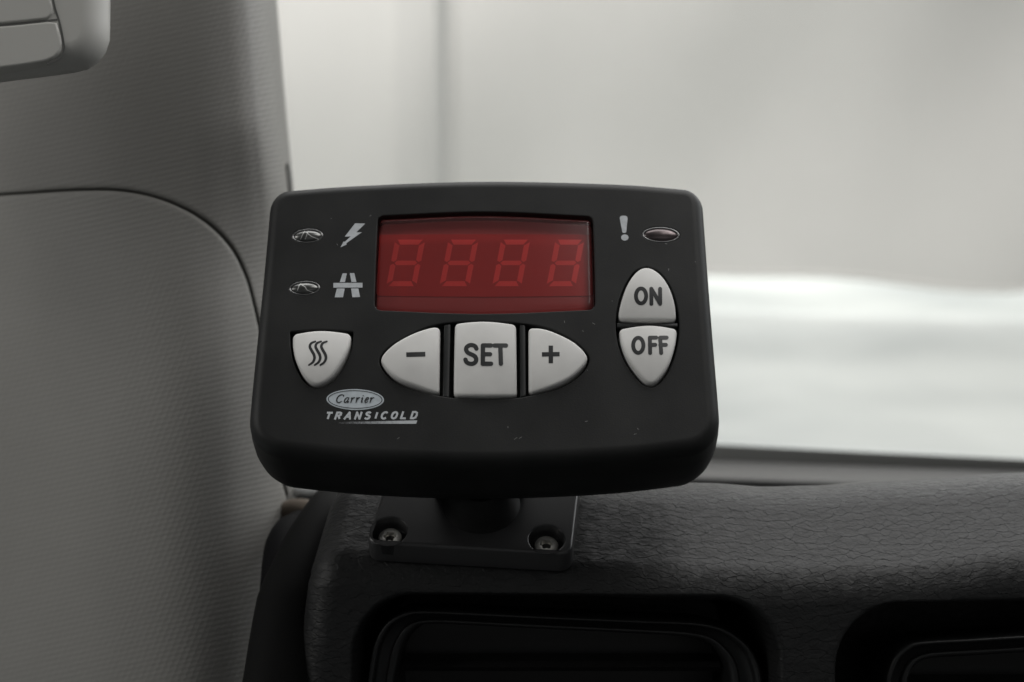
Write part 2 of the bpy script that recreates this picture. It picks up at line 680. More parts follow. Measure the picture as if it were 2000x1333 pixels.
b = MB()
hx = [-9 + 20 * i / 60 for i in range(61)]
tube(b, [(x, wall_y(x, -1.36), -1.36 + hem_z(x)) for x in hx], 0.03)
b.build('hem', fabric(), tw)

b = MB()
fx0 = (770 - 1000) / F * (12.4 - CAM.y)
fz = [-1.3 + 9.0 * j / 60 for j in range(61)]
b.rings([[(fx0 + u_ * 0.60 + 0.012 * (z + 1.3), wall_y(fx0 + u_ * 0.60, z) - d_, z) for z in fz] for u_, d_ in ((0, -0.02), (0, 0.03), (0.3, 0.05), (0.7, 0.05), (1, 0.03), (1, -0.02))], closed=False)
b.build('seam_flap', mat('seam_fabric', (0.68, 0.672, 0.655), 0.7, vary=(0.5, 0.04)), tw)

pole = thing('support_pole', 'thin grey upright pole standing before the pale tarpaulin', 'pole', (-0.66, 11.9, GZ))
b = MB()
q = at(872, 300, 1.0) - CAM
k = (11.9 - CAM.y) / q.y
x0 = CAM.x + q.x * k
tube(b, [(x0 - 0.10, 11.9, GZ), (x0 - 0.05, 11.9, 0.5), (x0 + 0.06, 11.9, 7)], 0.055)
b.build('shaft', mat('galvanised_grey', (0.50, 0.50, 0.49), 0.5), pole)
b = MB()
b.rings([[Vector((x0 - 0.1 + s * math.cos(a), 11.9 + s * math.sin(a), z)) for a in [2 * math.pi * i / 20 for i in range(20)]]
         for s, z in ((0.16, GZ), (0.16, GZ + 0.02), (0.06, GZ + 0.03))], True, False, True)
b.build('foot', mat('galvanised_foot', (0.38, 0.38, 0.37), 0.5), pole)

# ------------------------------------------------------------------ windscreen
ws = thing('windscreen', 'clear sloping windscreen glass with dark rubber lower edge', 'windscreen', at(1500, 890, 0.80))
lo = [at(x, y, 0.80) for x, y in ((430, 836), (1400, 876), (2000, 905), (2600, 940))]
hi = [at(x, -160, 0.56) for x in (380, 1300, 2100, 2900)]
b = MB()
th = Vector((0, 0.0035, 0.0035))
ring_a = [l for l in lo] + [h for h in reversed(hi)]
b.add(ring_a + [p + th for p in ring_a], [(0, 1, 6, 7), (1, 2, 5, 6), (2, 3, 4, 5), (15, 14, 9, 8), (14, 13, 10, 9), (13, 12, 11, 10)])
b.build('glass', M['glass'], ws, smooth=False)
b = MB()
cpts = catmull([(p.x, p.y, p.z) for p in [at(x, y, 0.79) for x, y in ((430, 838), (1400, 886), (2000, 912), (2600, 945))]], 12)
tube(b, cpts, 0.0022)
b.build('seal', mat('windscreen_seal_rubber', (0.09, 0.09, 0.088), 0.7), ws)

# shelf between the dashboard and the glass
sh = thing('windscreen_shelf', 'dark grey ridged plastic shelf under the windscreen', 'shelf', at(1500, 930, 0.74))
b = MB()
prof = [(0.652, 990), (0.645, 950), (0.645, 937), (0.652, 933), (0.672, 930.5), (0.690, 931.5), (0.702, 927), (0.720, 921), (0.738, 917), (0.752, 914), (0.764, 904), (0.771, 900)]
xs = [-0.35 + 1.0 * i / 50 for i in range(51)]
rws = []
for d_, py_ in [(p.x, p.y) for p in catmull([Vector(p) for p in prof], 6)]:
    o0 = at(1500, py_, d_)
    rws.append([o0 + Vector((x - o0.x, 0, -0.036 * (x - 0.13))) for x in xs])
b.rings(rws, closed=False)
b.build('panel', M['shelf'], sh)
b = MB()
bo_ = [at(x, y, 0.782) for x, y in ((430, 878), (1400, 925), (1700, 937), (2000, 948), (2600, 980))]
hi_ = [at(x, y, 0.772) for x, y in ((430, 806), (1400, 869), (1700, 884), (2000, 898), (2600, 930))]
thk = FW * 0.0012
b.rings([[p for p in bo_], [p for p in hi_], [p + thk for p in hi_], [p + thk for p in bo_], [p for p in bo_]], closed=False)
b.build('border', M['ceramic'], ws, angle=20)

# ------------------------------------------------------------------ pillar trim (left)


def edge_x(py):
    pts = [(-300, 512), (0, 541), (180, 556), (350, 572), (600, 590), (1000, 605), (1600, 600)]
    for (a, xa), (c, xc) in zip(pts, pts[1:]):
        if py <= c:
            return xa + (xc - xa) * (py - a) / (c - a)
    return pts[-1][1]


DP = [(-900, 0.60), (-500, 0.50), (-300, 0.452), (0, 0.396), (150, 0.379), (280, 0.3715), (380, 0.3695), (440, 0.371), (480, 0.3745), (505, 0.382), (522, 0.402), (540, 0.448), (560, 0.51)]


DP_LOW = [(-900, 0.60), (-500, 0.50), (-300, 0.452), (0, 0.398), (130, 0.380), (240, 0.372), (320, 0.3705), (390, 0.3745), (440, 0.382), (480, 0.392), (510, 0.405), (535, 0.428), (560, 0.475)]


def pillar_depth(px, py):
    t = max(0.0, min(1.0, (py - 230) / 330.0))
    t = t * t * (3 - 2 * t)
    return profile_depth(px, py, DP) * (1 - t) + profile_depth(px, py, DP_LOW) * t


def profile_depth(px, py, DP):
    x = px - (edge_x(py) - 553)
    x = max(DP[0][0], min(DP[-1][0], x))
    for i in range(len(DP) - 1):
        if x <= DP[i + 1][0]:
            (x1, d1), (x2, d2) = DP[i], DP[i + 1]
            m1 = (d2 - DP[i - 1][1]) / (x2 - DP[i - 1][0]) if i else (d2 - d1) / (x2 - x1)
            m2 = (DP[i + 2][1] - d1) / (DP[i + 2][0] - x1) if i + 2 < len(DP) else (d2 - d1) / (x2 - x1)
            t, hh = (x - x1) / (x2 - x1), x2 - x1
            d = d1 * (2 * t ** 3 - 3 * t * t + 1) + m1 * hh * (t ** 3 - 2 * t * t + t) + d2 * (3 * t * t - 2 * t ** 3) + m2 * hh * (t ** 3 - t * t)
            break
    return d - 0.010 * (py - 600) / 1000.0


def pillar_pt(px, py, lift=0.0):
    return at(px, py, pillar_depth(px, py) - lift)


ARCH = [(-300, 398), (-100, 388), (0, 381), (160, 371), (250, 374), (330, 394), (400, 432), (450, 482), (480, 540), (497, 600), (509, 660),
        (522, 760), (536, 860), (552, 940), (563, 985), (556, 1030), (535, 1080), (515, 1180), (498, 1333), (490, 1500)]
arch = resample(catmull([Vector(p) for p in ARCH], 10), 260, closed=False)
pillar = thing('pillar_trim', 'grained warm grey windscreen pillar trim with arched panel seam', 'pillar trim', pillar_pt(250, 700))


def panel(inner, outer, prof, name, material, rows=46):
    mb = MB()
    uvs, rings_ = [], []
    n = len(inner)
    # first a few rows following the seam edge, then blending to the outer border
    for d, lift in prof:
        off = []
        for i in range(n):
            t = (inner[min(i + 1, n - 1)] - inner[max(i - 1, 0)]).normalized()
            side = Vector((t.y, -t.x))
            q_ = inner[i] + side * d
            off.append(q_)
        rings_.append(([pillar_pt(p.x, p.y, lift) for p in off], off))
    last, ll = rings_[-1][1], prof[-1][1]
    for j in range(1, rows + 1):
        t = j / rows
        row = [last[i].lerp(outer[i], t ** 1.25) for i in range(n)]
        rings_.append(([pillar_pt(p.x, p.y, ll) for p in row], row))
    mb.rings([r[0] for r in rings_], closed=False)
    mb.uv = [(p.x / 100, p.y / 100) for r in rings_ for p in r[1]]
    mb.face_towards(CAM)
    return mb.build(name, material, pillar, angle=180, weld=False)


n = len(arch)
# lower panel: right/below side of the arch
left = resample([Vector((-300, 430)), Vector((-300, 1000)), Vector((-300, 1500))], n, closed=False)
panel(arch, left, [(-1.9, -0.006), (-1.9, -0.0010), (-2.8, -0.00055), (-4.2, -0.00025), (-6, -0.00008), (-9, 0.0), (-14, 0.0)], 'lower_panel', M['pillar2'])
# upper panel: above and right of the arch, up to the edge by the glass
top_out = [Vector((-300, 300)), Vector((-300, -250)), Vector((100, -250)), Vector((460, -250))] + [Vector((edge_x(y) - 2, y)) for y in range(-200, 1501, 60)]
outer = resample(top_out, n, closed=False)
panel(arch, outer, [(-30, -0.007), (2.0, -0.006), (2.0, -0.0012), (3.2, -0.0004), (6, 0.0), (10, 0.0001)], 'upper_panel', M['pillar'])
# return flange running away towards the glass
b = MB()
ys = list(range(-250, 1501, 50))
b.rings([[at(edge_x(y) - 2 + 0.0, y, pillar_depth(edge_x(y) - 2, y)) for y in ys],
         [at(edge_x(y) + 1, y, pillar_depth(edge_x(y) - 2, y) + 0.02) for y in ys],
         [at(edge_x(y) - 4, y, pillar_depth(edge_x(y) - 2, y) + 0.07) for y in ys]], closed=False)
b.build('return_flange', M['handle'], pillar, angle=180)
# small retaining clip at the edge of the trim
b = MB()
c0 = at(563, 335, 0.452)
tube(b, [c0 + UP * 0.003, c0, c0 - UP * 0.004, c0 - UP * 0.009 + RT * 0.001], [0.0006, 0.0012, 0.0016, 0.0008])
b.build('edge_clip', mat('clip_grey', (0.20, 0.20, 0.19), 0.5), pillar)

# ------------------------------------------------------------------ grab handle block, top left
gh = thing('grab_handle', 'pale grey moulded grab handle end with panel seams at top left', 'handle', at(60, 20, 0.33))
HP = Plane(at(80, 60, 0.322), (RT + FW * 0.10).normalized(), (UP + FW * 0.12).normalized())


def hpath(curves, radii, n=120):
    return ccw([HP.uv(p.x, p.y) for p in closed_path(curves, radii, n)])


def slab(mb, loop, plane, prof, cap=True):
    rings_ = [[plane.pt(p, h) for p in inset(loop, d)] for d, h in prof]
    mb.rings(rings_)
    if cap:
        g_ = prof[-1][0] + 0.0003
        mb.rings([[plane.pt(p, prof[-1][1]) for p in inset(loop, d)] for d in (prof[-1][0], g_)])
        mb.fill(plane, [inset(loop, g_)], prof[-1][1])
    mb.fill(plane, [inset(loop, prof[0][0])], prof[0][1])


core = hpath([[(-900, -300), (198, -300)], [(198, -300), (203, -60), (204, 115)], [(204, 115), (120, 128), (0, 142), (-120, 156), (-260, 170), (-900, 250)], [(-900, 250), (-900, -300)]],
             [50, 50, 62, 50])  # unseen left run lengthened so the handle shades the pillar
b = MB()
slab(b, core, HP, [(0.009, -0.020), (0.0050, -0.0150), (0.0018, -0.0110), (0.0002, -0.0075), (0.0004, -0.0052), (0.0013, -0.0032), (0.0026, -0.0015), (0.0040, -0.0005), (0.0052, -0.0001), (0.0058, 0.0)])
b.build('core', M['handle'], gh, angle=180)


def plate_part(curves, radii, name):
    lp = hpath(curves, radii)
    mb = MB()
    slab(mb, lp, HP, [(0.0, -0.004), (0.0, 0.0), (0.00012, 0.00035), (0.0004, 0.0006)])
    mb.build(name, M['handle'], gh, angle=60)


plate_part([[(-900, -300), (92, -300)], [(92, -300), (92, -60), (100, 5), (108, 37)], [(108, 37), (60, 42), (0, 47), (-260, 64), (-900, 130)], [(-900, 130), (-900, -300)]],
           [5, 5, 6, 5], 'cover')
plate_part([[(-900, 135), (-260, 69), (0, 52), (60, 47), (110, 42)], [(110, 42), (121, 82), (122, 96), (112, 111), (90, 122)], [(90, 122), (0, 134), (-260, 163), (-900, 240)], [(-900, 240), (-900, 135)]],
           [5, 6, 8, 5], 'cover')
b = MB()


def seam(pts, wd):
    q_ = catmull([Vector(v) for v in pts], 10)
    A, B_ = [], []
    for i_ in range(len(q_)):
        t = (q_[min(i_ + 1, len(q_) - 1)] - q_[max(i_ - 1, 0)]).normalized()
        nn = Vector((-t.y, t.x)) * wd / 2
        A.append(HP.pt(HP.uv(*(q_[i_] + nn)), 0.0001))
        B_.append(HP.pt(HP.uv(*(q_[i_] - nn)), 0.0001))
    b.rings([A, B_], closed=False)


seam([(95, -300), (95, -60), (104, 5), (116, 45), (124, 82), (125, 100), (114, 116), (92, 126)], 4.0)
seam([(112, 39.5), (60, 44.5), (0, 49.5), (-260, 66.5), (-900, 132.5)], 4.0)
b.build('seam', M['gap_shade'], gh, smooth=False)  # dark strips painted in as the shade of the cover gaps

# ------------------------------------------------------------------ dashboard
DP_ = Plane(MOUNT.o - MOUNT.n * PLATE_T, MOUNT.u, MOUNT.v)


def table(pxs):
    return [tuple(DP_.uv(x, y)) for x, y in pxs]


def interp(tab, x):
    if x <= tab[0][0]:
        return tab[0][1]
    for i in range(len(tab) - 1):
        if x <= tab[i + 1][0]:
            t = (x - tab[i][0]) / (tab[i + 1][0] - tab[i][0])
            t2 = t * t * (3 - 2 * t)
            return tab[i][1] + (tab[i + 1][1] - tab[i][1]) * (0.5 * t + 0.5 * t2)
    return tab[-1][1]


FRONT = table([(560, 1100), (640, 1104), (915, 1116), (1120, 1124), (1350, 1138), (1550, 1142), (1780, 1134), (2000, 1110), (2300, 1075)])
CREST = table([(560, 925), (900, 930), (1250, 938), (1400, 942), (1500, 949), (1600, 947), (1750, 937), (2000, 921), (2300, 905)])
FDIR = Vector((-0.66, -0.75)).normalized()     # down the front, in (slope, normal)
FP_U = RT
FP_V = -(DP_.v * FDIR.x + DP_.n * FDIR.y)
FO = DP_.pt((0, interp(FRONT, 0.0)))
FRONTP = Plane(FO, FP_U, FP_V)
print('front normal', FRONTP.n[:])

# vent openings, measured in the plane of the dashboard front
VENTS = [
    dict(open=[(700, 1360), (713, 1290), (735, 1214), (790, 1176), (1050, 1172), (1240, 1180), (1400, 1192), (1462, 1228), (1492, 1278), (1504, 1360)]),
]


def box_sdf(p, c, hx, hy, r):
    dx, dy = abs(p[0] - c[0]) - hx + r, abs(p[1] - c[1]) - hy + r
    return math.hypot(max(dx, 0), max(dy, 0)) + min(max(dx, dy), 0) - r


def smooth(a, b_, x):
    t = max(0, min(1, (x - a) / (b_ - a)))
    return t * t * (3 - 2 * t)


va, vb = FRONTP.uv(712, 1290), FRONTP.uv(1494, 1290)
vtop = FRONTP.uv(1100, 1187).y
VB = []
VB.append(((va.x + vb.x) / 2, vtop - 0.030, (vb.x - va.x) / 2, 0.030, 0.013))
ra = FRONTP.uv(1652, 1300)
rtop = FRONTP.uv(1850, 1200).y
VB.append((ra.x + 0.052, rtop - 0.030, 0.052, 0.030, 0.014))
print('vents', VB)

dash = thing('dashboard', 'black leather grained dashboard ledge with air vents below the controller', 'dashboard', DP_.o)
XL_T = [DP_.uv(640, 955), DP_.uv(598, 1100)]
xl_front = FRONTP.uv(556, 1333)
NB, NT_, NF = 16, 70, 150
cols = 500
XR = DP_.uv(2800, 1000).x
b = MB()
uvs = []
rows = []


def profile(x):
    tf, tr = interp(FRONT, x), interp(CREST, x)
    A, B_, C_ = Vector((tr + 0.030, -0.034)), Vector((tr, 0.0)), Vector((tf, 0.0))
    D_ = C_ + FDIR * 0.085
    def fil(p, c, q_, r1, r2, n_):
        a, e = c + (p - c).normalized() * r1, c + (q_ - c).normalized() * r2
        c1, c2 = a.lerp(c, 0.56), e.lerp(c, 0.56)
        return [a * (1 - t) ** 3 + c1 * 3 * t * (1 - t) ** 2 + c2 * 3 * t * t * (1 - t) + e * t ** 3 for t in [i / n_ for i in range(n_ + 1)]]
    f1 = fil(A, B_, C_, 0.008, 0.010, 24)
    f2 = fil(B_, C_, D_, 0.006, 0.006, 36)
    out = [A.lerp(f1[0], i / 10) for i in range(10)] + f1
    out += [f1[-1].lerp(f2[0], i / 40) for i in range(1, 40)] + f2
    out += [f2[-1].lerp(D_, (i / 120)) for i in range(1, 121)]
    return out


npf = len(profile(0.0))
s_front = 10 + 25 + 39 + 18


def left_edge(tval, sfr):
    """x of the left end of the skin: along the top it follows two measured points, then runs down the front"""
    x_a, x_b = XL_T
    if sfr <= 0:
        k_ = (x_a.y - tval) / (x_a.y - x_b.y)
        return x_a.x + (x_b.x - x_a.x) * k_
    return x_b.x + (xl_front.x - x_b.x) * min(1.3, sfr / 0.042)


grid, guv = [], []
ref = profile(0.0)
for i in range(cols + 1):
    c = (i / cols)
    c = c ** 1.2
    colv, colu = [], []
    x_guess = None
    for j in range(npf):
        # left limit from the reference profile at this row
        rp = profile(-0.04)[j] if i == 0 and j == 0 else ref[j]
        sfr = 0 if j < s_front else (ref[j] - ref[s_front]).length
        xl = left_edge(ref[j].x, sfr)
        x = xl + (XR - xl) * c
        colu.append(x)
    colp = {}
    for j in range(npf):
        x = colu[j]
        key = round(x, 5)
        if key not in colp:
            colp[key] = profile(x)
        p = colp[key][j].copy()
        xl = left_edge(ref[j].x, 0 if j < s_front else (ref[j] - ref[s_front]).length)
        # outward normal of the profile
        pr = colp[key]
        t = (pr[min(j + 1, npf - 1)] - pr[max(j - 1, 0)]).normalized()
        nrm = Vector((t.y, -t.x))
        if nrm.y < 0 and j < s_front:
            nrm = -nrm
        drop = 0
        e = x - xl
        rr = 0.009
        if e < rr:
            drop += rr - math.sqrt(max(0, rr * rr - (rr - e) ** 2))
        pt = DP_.pt((x, p.x), p.y)
        if j > s_front - 16:
            q2 = pt - FRONTP.o
            fp = (q2.dot(FRONTP.u), q2.dot(FRONTP.v))
            for cx, cy, hx_, hy_, r_ in VB:
                d = box_sdf(fp, (cx, cy), hx_, hy_, r_)
                drop += 0.050 * smooth(0.0040, -0.0040, d)
        nn = DP_.v * nrm.x + DP_.n * nrm.y
        if nn.dot(-FW) < -0.6 and j > 40:
            nn = -nn
        colv.append(pt - nn * drop)
    grid.append(colv)
    acc = 0
    uu = []
    pr = profile(0.05)
    for j in range(npf):
        if j:
            acc += (pr[j] - pr[j - 1]).length
        uu.append((colu[j], acc))
    guv.append(uu)
b.rings(grid, closed=False)
b.uv = [q_ for r_ in guv for q_ in r_]
b.face_towards(CAM)
b.build('skin', M['skin'], dash, angle=180, weld=False)

# end panel of the dashboard beside the pillar
b = MB()
EP = [(650, 962, 0.385), (628, 1010, 0.366), (598, 1085, 0.352), (572, 1180, 0.340), (548, 1333, 0.328), (525, 1500, 0.318)]
epc = catmull([Vector(at(*p)) for p in EP], 10)
tube(b, epc, [0.0040 + 0.0060 * min(1, i_ / 30) for i_ in range(len(epc))], 20)
b.build('end_panel', M['smooth_black'], dash)

# vents
VF = Plane(FRONTP.o - FRONTP.n * 0.004, FRONTP.u, FRONTP.v)


def vent(outer_px, inner_px, drop_y, slats):
    o_ = [VF.uv(x, y) for x, y in outer_px]
    i_ = [VF.uv(x, y) for x, y in inner_px]

    def close(c, rr):
        a, z = c[0], c[-1]
        yb = min(a.y, z.y) - drop_y
        cv = [c, [z, Vector((z.x, yb))], [Vector((z.x, yb)), Vector((a.x, yb))], [Vector((a.x, yb)), a]]
        return ccw(closed_path(cv, [0, 0, rr, rr], 220))
    # same start so both loops stay matched
    lo_, li_ = close(o_, 0.010), close(i_, 0.007)
    mix = lambda t: [p.lerp(q__, t) for p, q__ in zip(lo_, li_)]
    m1 = MB()
    m1.rings([[VF.pt(p, h) for p in mix(t)] for t, h in ((0, -0.012), (0, -0.0008), (0.03, -0.0002), (0.08, 0), (0.16, -0.0002), (0.22, -0.0022), (0.30, -0.0032), (0.62, -0.0036))])
    fr = m1.build('air_vent', M['vent'], dash, angle=180)
    m2 = MB()
    m2.rings([[VF.pt(p, h) for p in mix(t)] for t, h in ((0.62, -0.010), (0.62, -0.0030), (0.66, -0.0022), (0.80, -0.0024), (0.93, -0.0036), (1.0, -0.0055), (1.0, -0.016))])
    m2.build('inner_frame', M['vent'], fr, angle=180)
    m3 = MB()
    m3.fill(VF, [mix(1.0)], -0.030)
    m3.rings([[VF.pt(p, h) for p in mix(1.0)] for h in (-0.030, -0.016)])
    m3.build('duct', M['slat'], fr)
    xs_ = [p.x for p in li_]
    ys_ = [p.y for p in li_]
    for sy in slats:
        m4 = MB()
        yy = max(ys_) - sy
        x0_, x1_ = min(xs_) + 0.001, max(xs_) - 0.001
        sec = [(-0.0010, -0.024), (0.0008, -0.024), (0.0012, -0.012), (0.0, -0.0105), (-0.0014, -0.012)]
        m4.rings([[VF.pt((x, yy + a), h) for a, h in sec] for x in (x0_, x1_)], True, True, True)
        m4.build('slat', M['slat'], fr, angle=30)
    return fr


v1 = vent([(717, 1333), (729, 1264), (750, 1223), (780, 1202), (820, 1194), (950, 1199), (1050, 1204), (1240, 1212), (1350, 1216), (1400, 1224), (1432, 1238), (1464, 1264), (1484, 1300), (1491, 1333)],
          [(772, 1333), (784, 1280), (801, 1248), (818, 1232), (842, 1226), (940, 1230), (1012, 1234), (1200, 1243), (1320, 1250), (1372, 1258), (1395, 1270), (1412, 1290), (1424, 1312), (1428, 1333)],
          0.035, (0.013, 0.025, 0.037))
v2 = vent([(1730, 1333), (1736, 1310), (1748, 1284), (1768, 1264), (1796, 1254), (1900, 1248), (2000, 1242), (2200, 1232), (2360, 1226), (2400, 1238), (2425, 1260), (2440, 1290), (2444, 1320), (2446, 1333)],
          [(1786, 1333), (1792, 1318), (1800, 1306), (1812, 1298), (1832, 1294), (1920, 1289), (2000, 1284), (2150, 1276), (2300, 1270), (2340, 1276), (2360, 1290), (2376, 1306), (2382, 1320), (2384, 1333)],
          0.035, (0.013, 0.025))

# rubber door seal running up beside the dashboard, with a felt edge and a pale clip
seal = thing('door_seal', 'thick black rubber door seal between the pillar trim and dashboard', 'seal', at(540, 1150, 0.35))
b = MB()
SP = [(592, 1022, 0.388), (570, 1040, 0.376), (553, 1075, 0.362), (545, 1160, 0.350), (533, 1333, 0.338), (522, 1550, 0.325)]
tube(b, catmull([Vector(at(*p)) for p in SP], 10), [0.0035, 0.0040] + [0.0048] * 8 + [0.0056] * 80, 20)
b.build('bulb', M['rubber'], seal)
b = MB()
tube(b, catmull([Vector(at(*p)) for p in [(548, 1003, 0.40), (580, 996, 0.394), (612, 1002, 0.386), (628, 1018, 0.38)]], 8), 0.0036, 16)
b.build('felt_edge', M['tape'], seal)
clip = thing('trim_clip', 'small pale trim clip peeking out under the controller by the pillar', 'clip', at(606, 965, 0.41))
b = MB()
tube(b, catmull([Vector(at(*p)) for p in [(585, 960, 0.41), (600, 963, 0.408), (632, 962, 0.408)]], 8), 0.0030, 16)
b.build('cap', M['clip'], clip)
b = MB()
tube(b, catmull([Vector(at(*p)) for p in [(582, 984, 0.405), (604, 986, 0.403), (636, 984, 0.403)]], 8), 0.0026, 16)
b.build('slot', M['smooth_black'], clip)

# ------------------------------------------------------------------ the controller
ctl = thing('temperature_controller', 'black refrigeration controller with red display and grey buttons on dashboard mount', 'controller', MOUNT.pt((0, 0.02), -PLATE_T))

BR_IN, BR_D = 0.0036, 0.0045


def fpath(curves, radii, n=160, h=0.0):
    return ccw([FACE.uv(p.x, p.y, h) for p in closed_path(curves, radii, n)])


OUT = fpath([[(531, 383), (700, 370), (945, 361.5), (1200, 367), (1370, 380)],
             [(1370, 380), (1380, 520), (1390, 650), (1400, 770), (1409, 887)],
             [(1409, 887), (1200, 911), (945, 921), (700, 913), (484, 891)],
             [(484, 891), (492, 790), (506, 650), (519, 520), (531, 383)]], [36, 36, 66, 66], 260, -BR_D)

# loops of the recesses in the face
display_open = [[(738, 422), (945, 414), (1158, 423)], [(1158, 423), (1161, 510), (1163, 605)], [(1163, 605), (945, 613), (731, 606)], [(731, 606), (734, 510), (738, 422)]]
row_open = ellipse(945.5, 703.5, 205, 76, 0, 120)
row_pts = [[(941, 627), (1010, 631.5), (1063, 640), (1101, 655), (1133, 676), (1151, 701), (1138, 728), (1108, 751), (1071, 765), (1010, 777.5), (947, 780),
            (885, 777.5), (826, 767), (783, 752.5), (757, 735), (740.5, 705.5), (759, 678), (797, 655.5), (839, 637.5), (885, 630), (941, 627)]]
onoff_pts = [[(1262.5, 521), (1288, 532), (1309, 560), (1322, 597), (1327, 640), (1322, 678), (1309.5, 718), (1289, 748), (1270.7, 757), (1250, 747), (1223.5, 713), (1209, 679), (1203, 640), (1206, 600), (1219.5, 560), (1239, 531), (1262.5, 521)]]
heat_open = [[(566, 648), (627, 644), (691, 648)], [(691, 648), (687, 679), (673, 714), (650, 745), (619, 759), (593, 745), (575.5, 713), (568, 681), (566, 648)]]


def smooth_loop(pts, n):
    return ccw([FACE.uv(p.x, p.y) for p in resample(catmull([Vector(p) for p in pts[0]], 14)[:-1], n)])


holes = [fpath(display_open, [9, 9, 12, 12], 140), smooth_loop(row_pts, 160), smooth_loop(onoff_pts, 140), fpath(heat_open, [3, 3], 120)]
LEDS = [(601, 461, 29.5, 13, R(-3)), (595, 563, 29.5, 13, R(-3)), (1291, 458.8, 35.5, 14, R(2))]
led_loops = [ccw([FACE.uv(p.x, p.y) for p in ellipse(x, y, rx + 1.0, ry + 1.0, r, 56)]) for x, y, rx, ry, r in LEDS]
holes += led_loops
depths = [0.0048, 0.0035, 0.0035, 0.0035, 0.0012, 0.0012, 0.0012]

hb = MB()
flat = inset(OUT, BR_IN)
EDGE = 0.00022
hb.fill(FACE, [inset(flat, 0.0002)] + [inset(h, -EDGE - 0.0002) for h in holes], 0.0)
hb.rings([[FACE.pt(p, 0) for p in l] for l in (flat, inset(flat, 0.0002))])
for lp, dp in zip(holes, depths):
    rs = [[FACE.pt(p, 0) for p in inset(lp, -EDGE - 0.0002)]]
    for a in (0, 30, 60, 90):
        rs.append([FACE.pt(p, -EDGE * (1 - math.cos(R(a)))) for p in inset(lp, -EDGE * (1 - math.sin(R(a))))])
    rs.append([FACE.pt(p, -dp) for p in lp])
    hb.rings(rs)
    hb.fill(FACE, [lp], -dp)
rs = []
for k in range(11):
    a = R(90 * k / 10)
    rs.append([FACE.pt(p, -BR_D * (1 - math.cos(a))) for p in inset(OUT, BR_IN * (1 - math.sin(a)))])
for d, h in ((-0.0006, -0.009), (-0.0012, -0.016), (-0.0011, -0.0215), (-0.0004, -0.0255), (0.0008, -0.0276), (0.0028, -0.0288)):
    rs.append([FACE.pt(p, h) for p in inset(OUT, d)])
hb.rings([list(reversed(r)) for r in rs])
hb.fill(FACE, [inset(OUT, 0.0028)], -0.0288)


# lettering helpers ------------------------------------------------
class Print:
    """flat ink marks drawn with strokes and polygons and laid on a surface"""

    def __init__(s, surf=None, lift=0.00004):
        s.mb, s.surf, s.lift, s.k = MB(), surf, lift, 0

    def lay(s, px, py):
        lift = s.lift + 0.000004 * (s.k % 12)
        if s.surf is not None:
            loc, nrm, idx, dist = s.surf.ray_cast(CAM, ray(px, py).normalized())
            if loc is not None:
                return loc + FACE.n * lift
        return FACE.pt(FACE.uv(px, py), lift)

    def poly(s, pts):
        v = [Vector(p) for p in pts]
        tri = tessellate_polygon([[Vector((p.x, p.y, 0)) for p in v]])
        fs = []
        for t in tri:
            a, b_, c_ = (v[i] for i in t)
            cr = (b_ - a).x * (c_ - a).y - (b_ - a).y * (c_ - a).x
            fs.append(tuple(t) if cr < 0 else tuple(reversed(t)))
        s.mb.add([s.lay(p.x, p.y) for p in v], fs)
        s.k += 1

    def ring(s, lo, li):
        s.mb.rings([[s.lay(p.x, p.y) for p in lo], [s.lay(p.x, p.y) for p in li]])
        s.k += 1

    def stroke(s, pts, wd, curved=False, closed=False, cap=True, step=1.6):
        if not curved and not closed and len(pts) > 2:
            for a_, e_ in zip(pts, pts[1:]):
                a_, e_ = Vector(a_), Vector(e_)
                ext = Vector((0, 0)) if cap else (e_ - a_).normalized() * (wd * 0.38)
                s.stroke([tuple(a_ - ext), tuple(e_ + ext)], wd, cap=cap, step=step)
            return
        p = catmull([Vector(q_) for q_ in pts], 10) if curved else [Vector(q_) for q_ in pts]
        if closed:
            p = p[:-1] if (p[0] - p[-1]).length < 1e-6 else p
            p = resample(p, max(12, int(length(p) / step)), True)
        else:
            p = resample(p, max(3, int(length(p) / step)), False)
        m_ = len(p)
        wf = wd if callable(wd) else (lambda t: wd)
        A, B_ = [], []
        for i in range(m_):
            t = (p[(i + 1) % m_] - p[i - 1]) if closed else (p[min(i + 1, m_ - 1)] - p[max(i - 1, 0)])
            t = t.normalized()
            nn = Vector((-t.y, t.x)) * (wf(i / max(1, m_ - 1)) / 2)
            A.append(p[i] + nn)
            B_.append(p[i] - nn)
        s.mb.rings([[s.lay(q_.x, q_.y) for q_ in A], [s.lay(q_.x, q_.y) for q_ in B_]], closed=closed)
        s.k += 1
        if cap and not closed:
            for e, t_ in ((0, 0.0), (m_ - 1, 1.0)):
                s.poly(ellipse(p[e].x, p[e].y, wf(t_) / 2, wf(t_) / 2, 0, 16))

    def build(s, name, m_, parent):
        return s.mb.build(name, m_, parent, smooth=False, weld=False)


def rot(pts, c, a):
    ca, sa = math.cos(a), math.sin(a)
    return [(c[0] + (x - c[0]) * ca - (y - c[1]) * sa, c[1] + (x - c[0]) * sa + (y - c[1]) * ca) for x, y in pts]


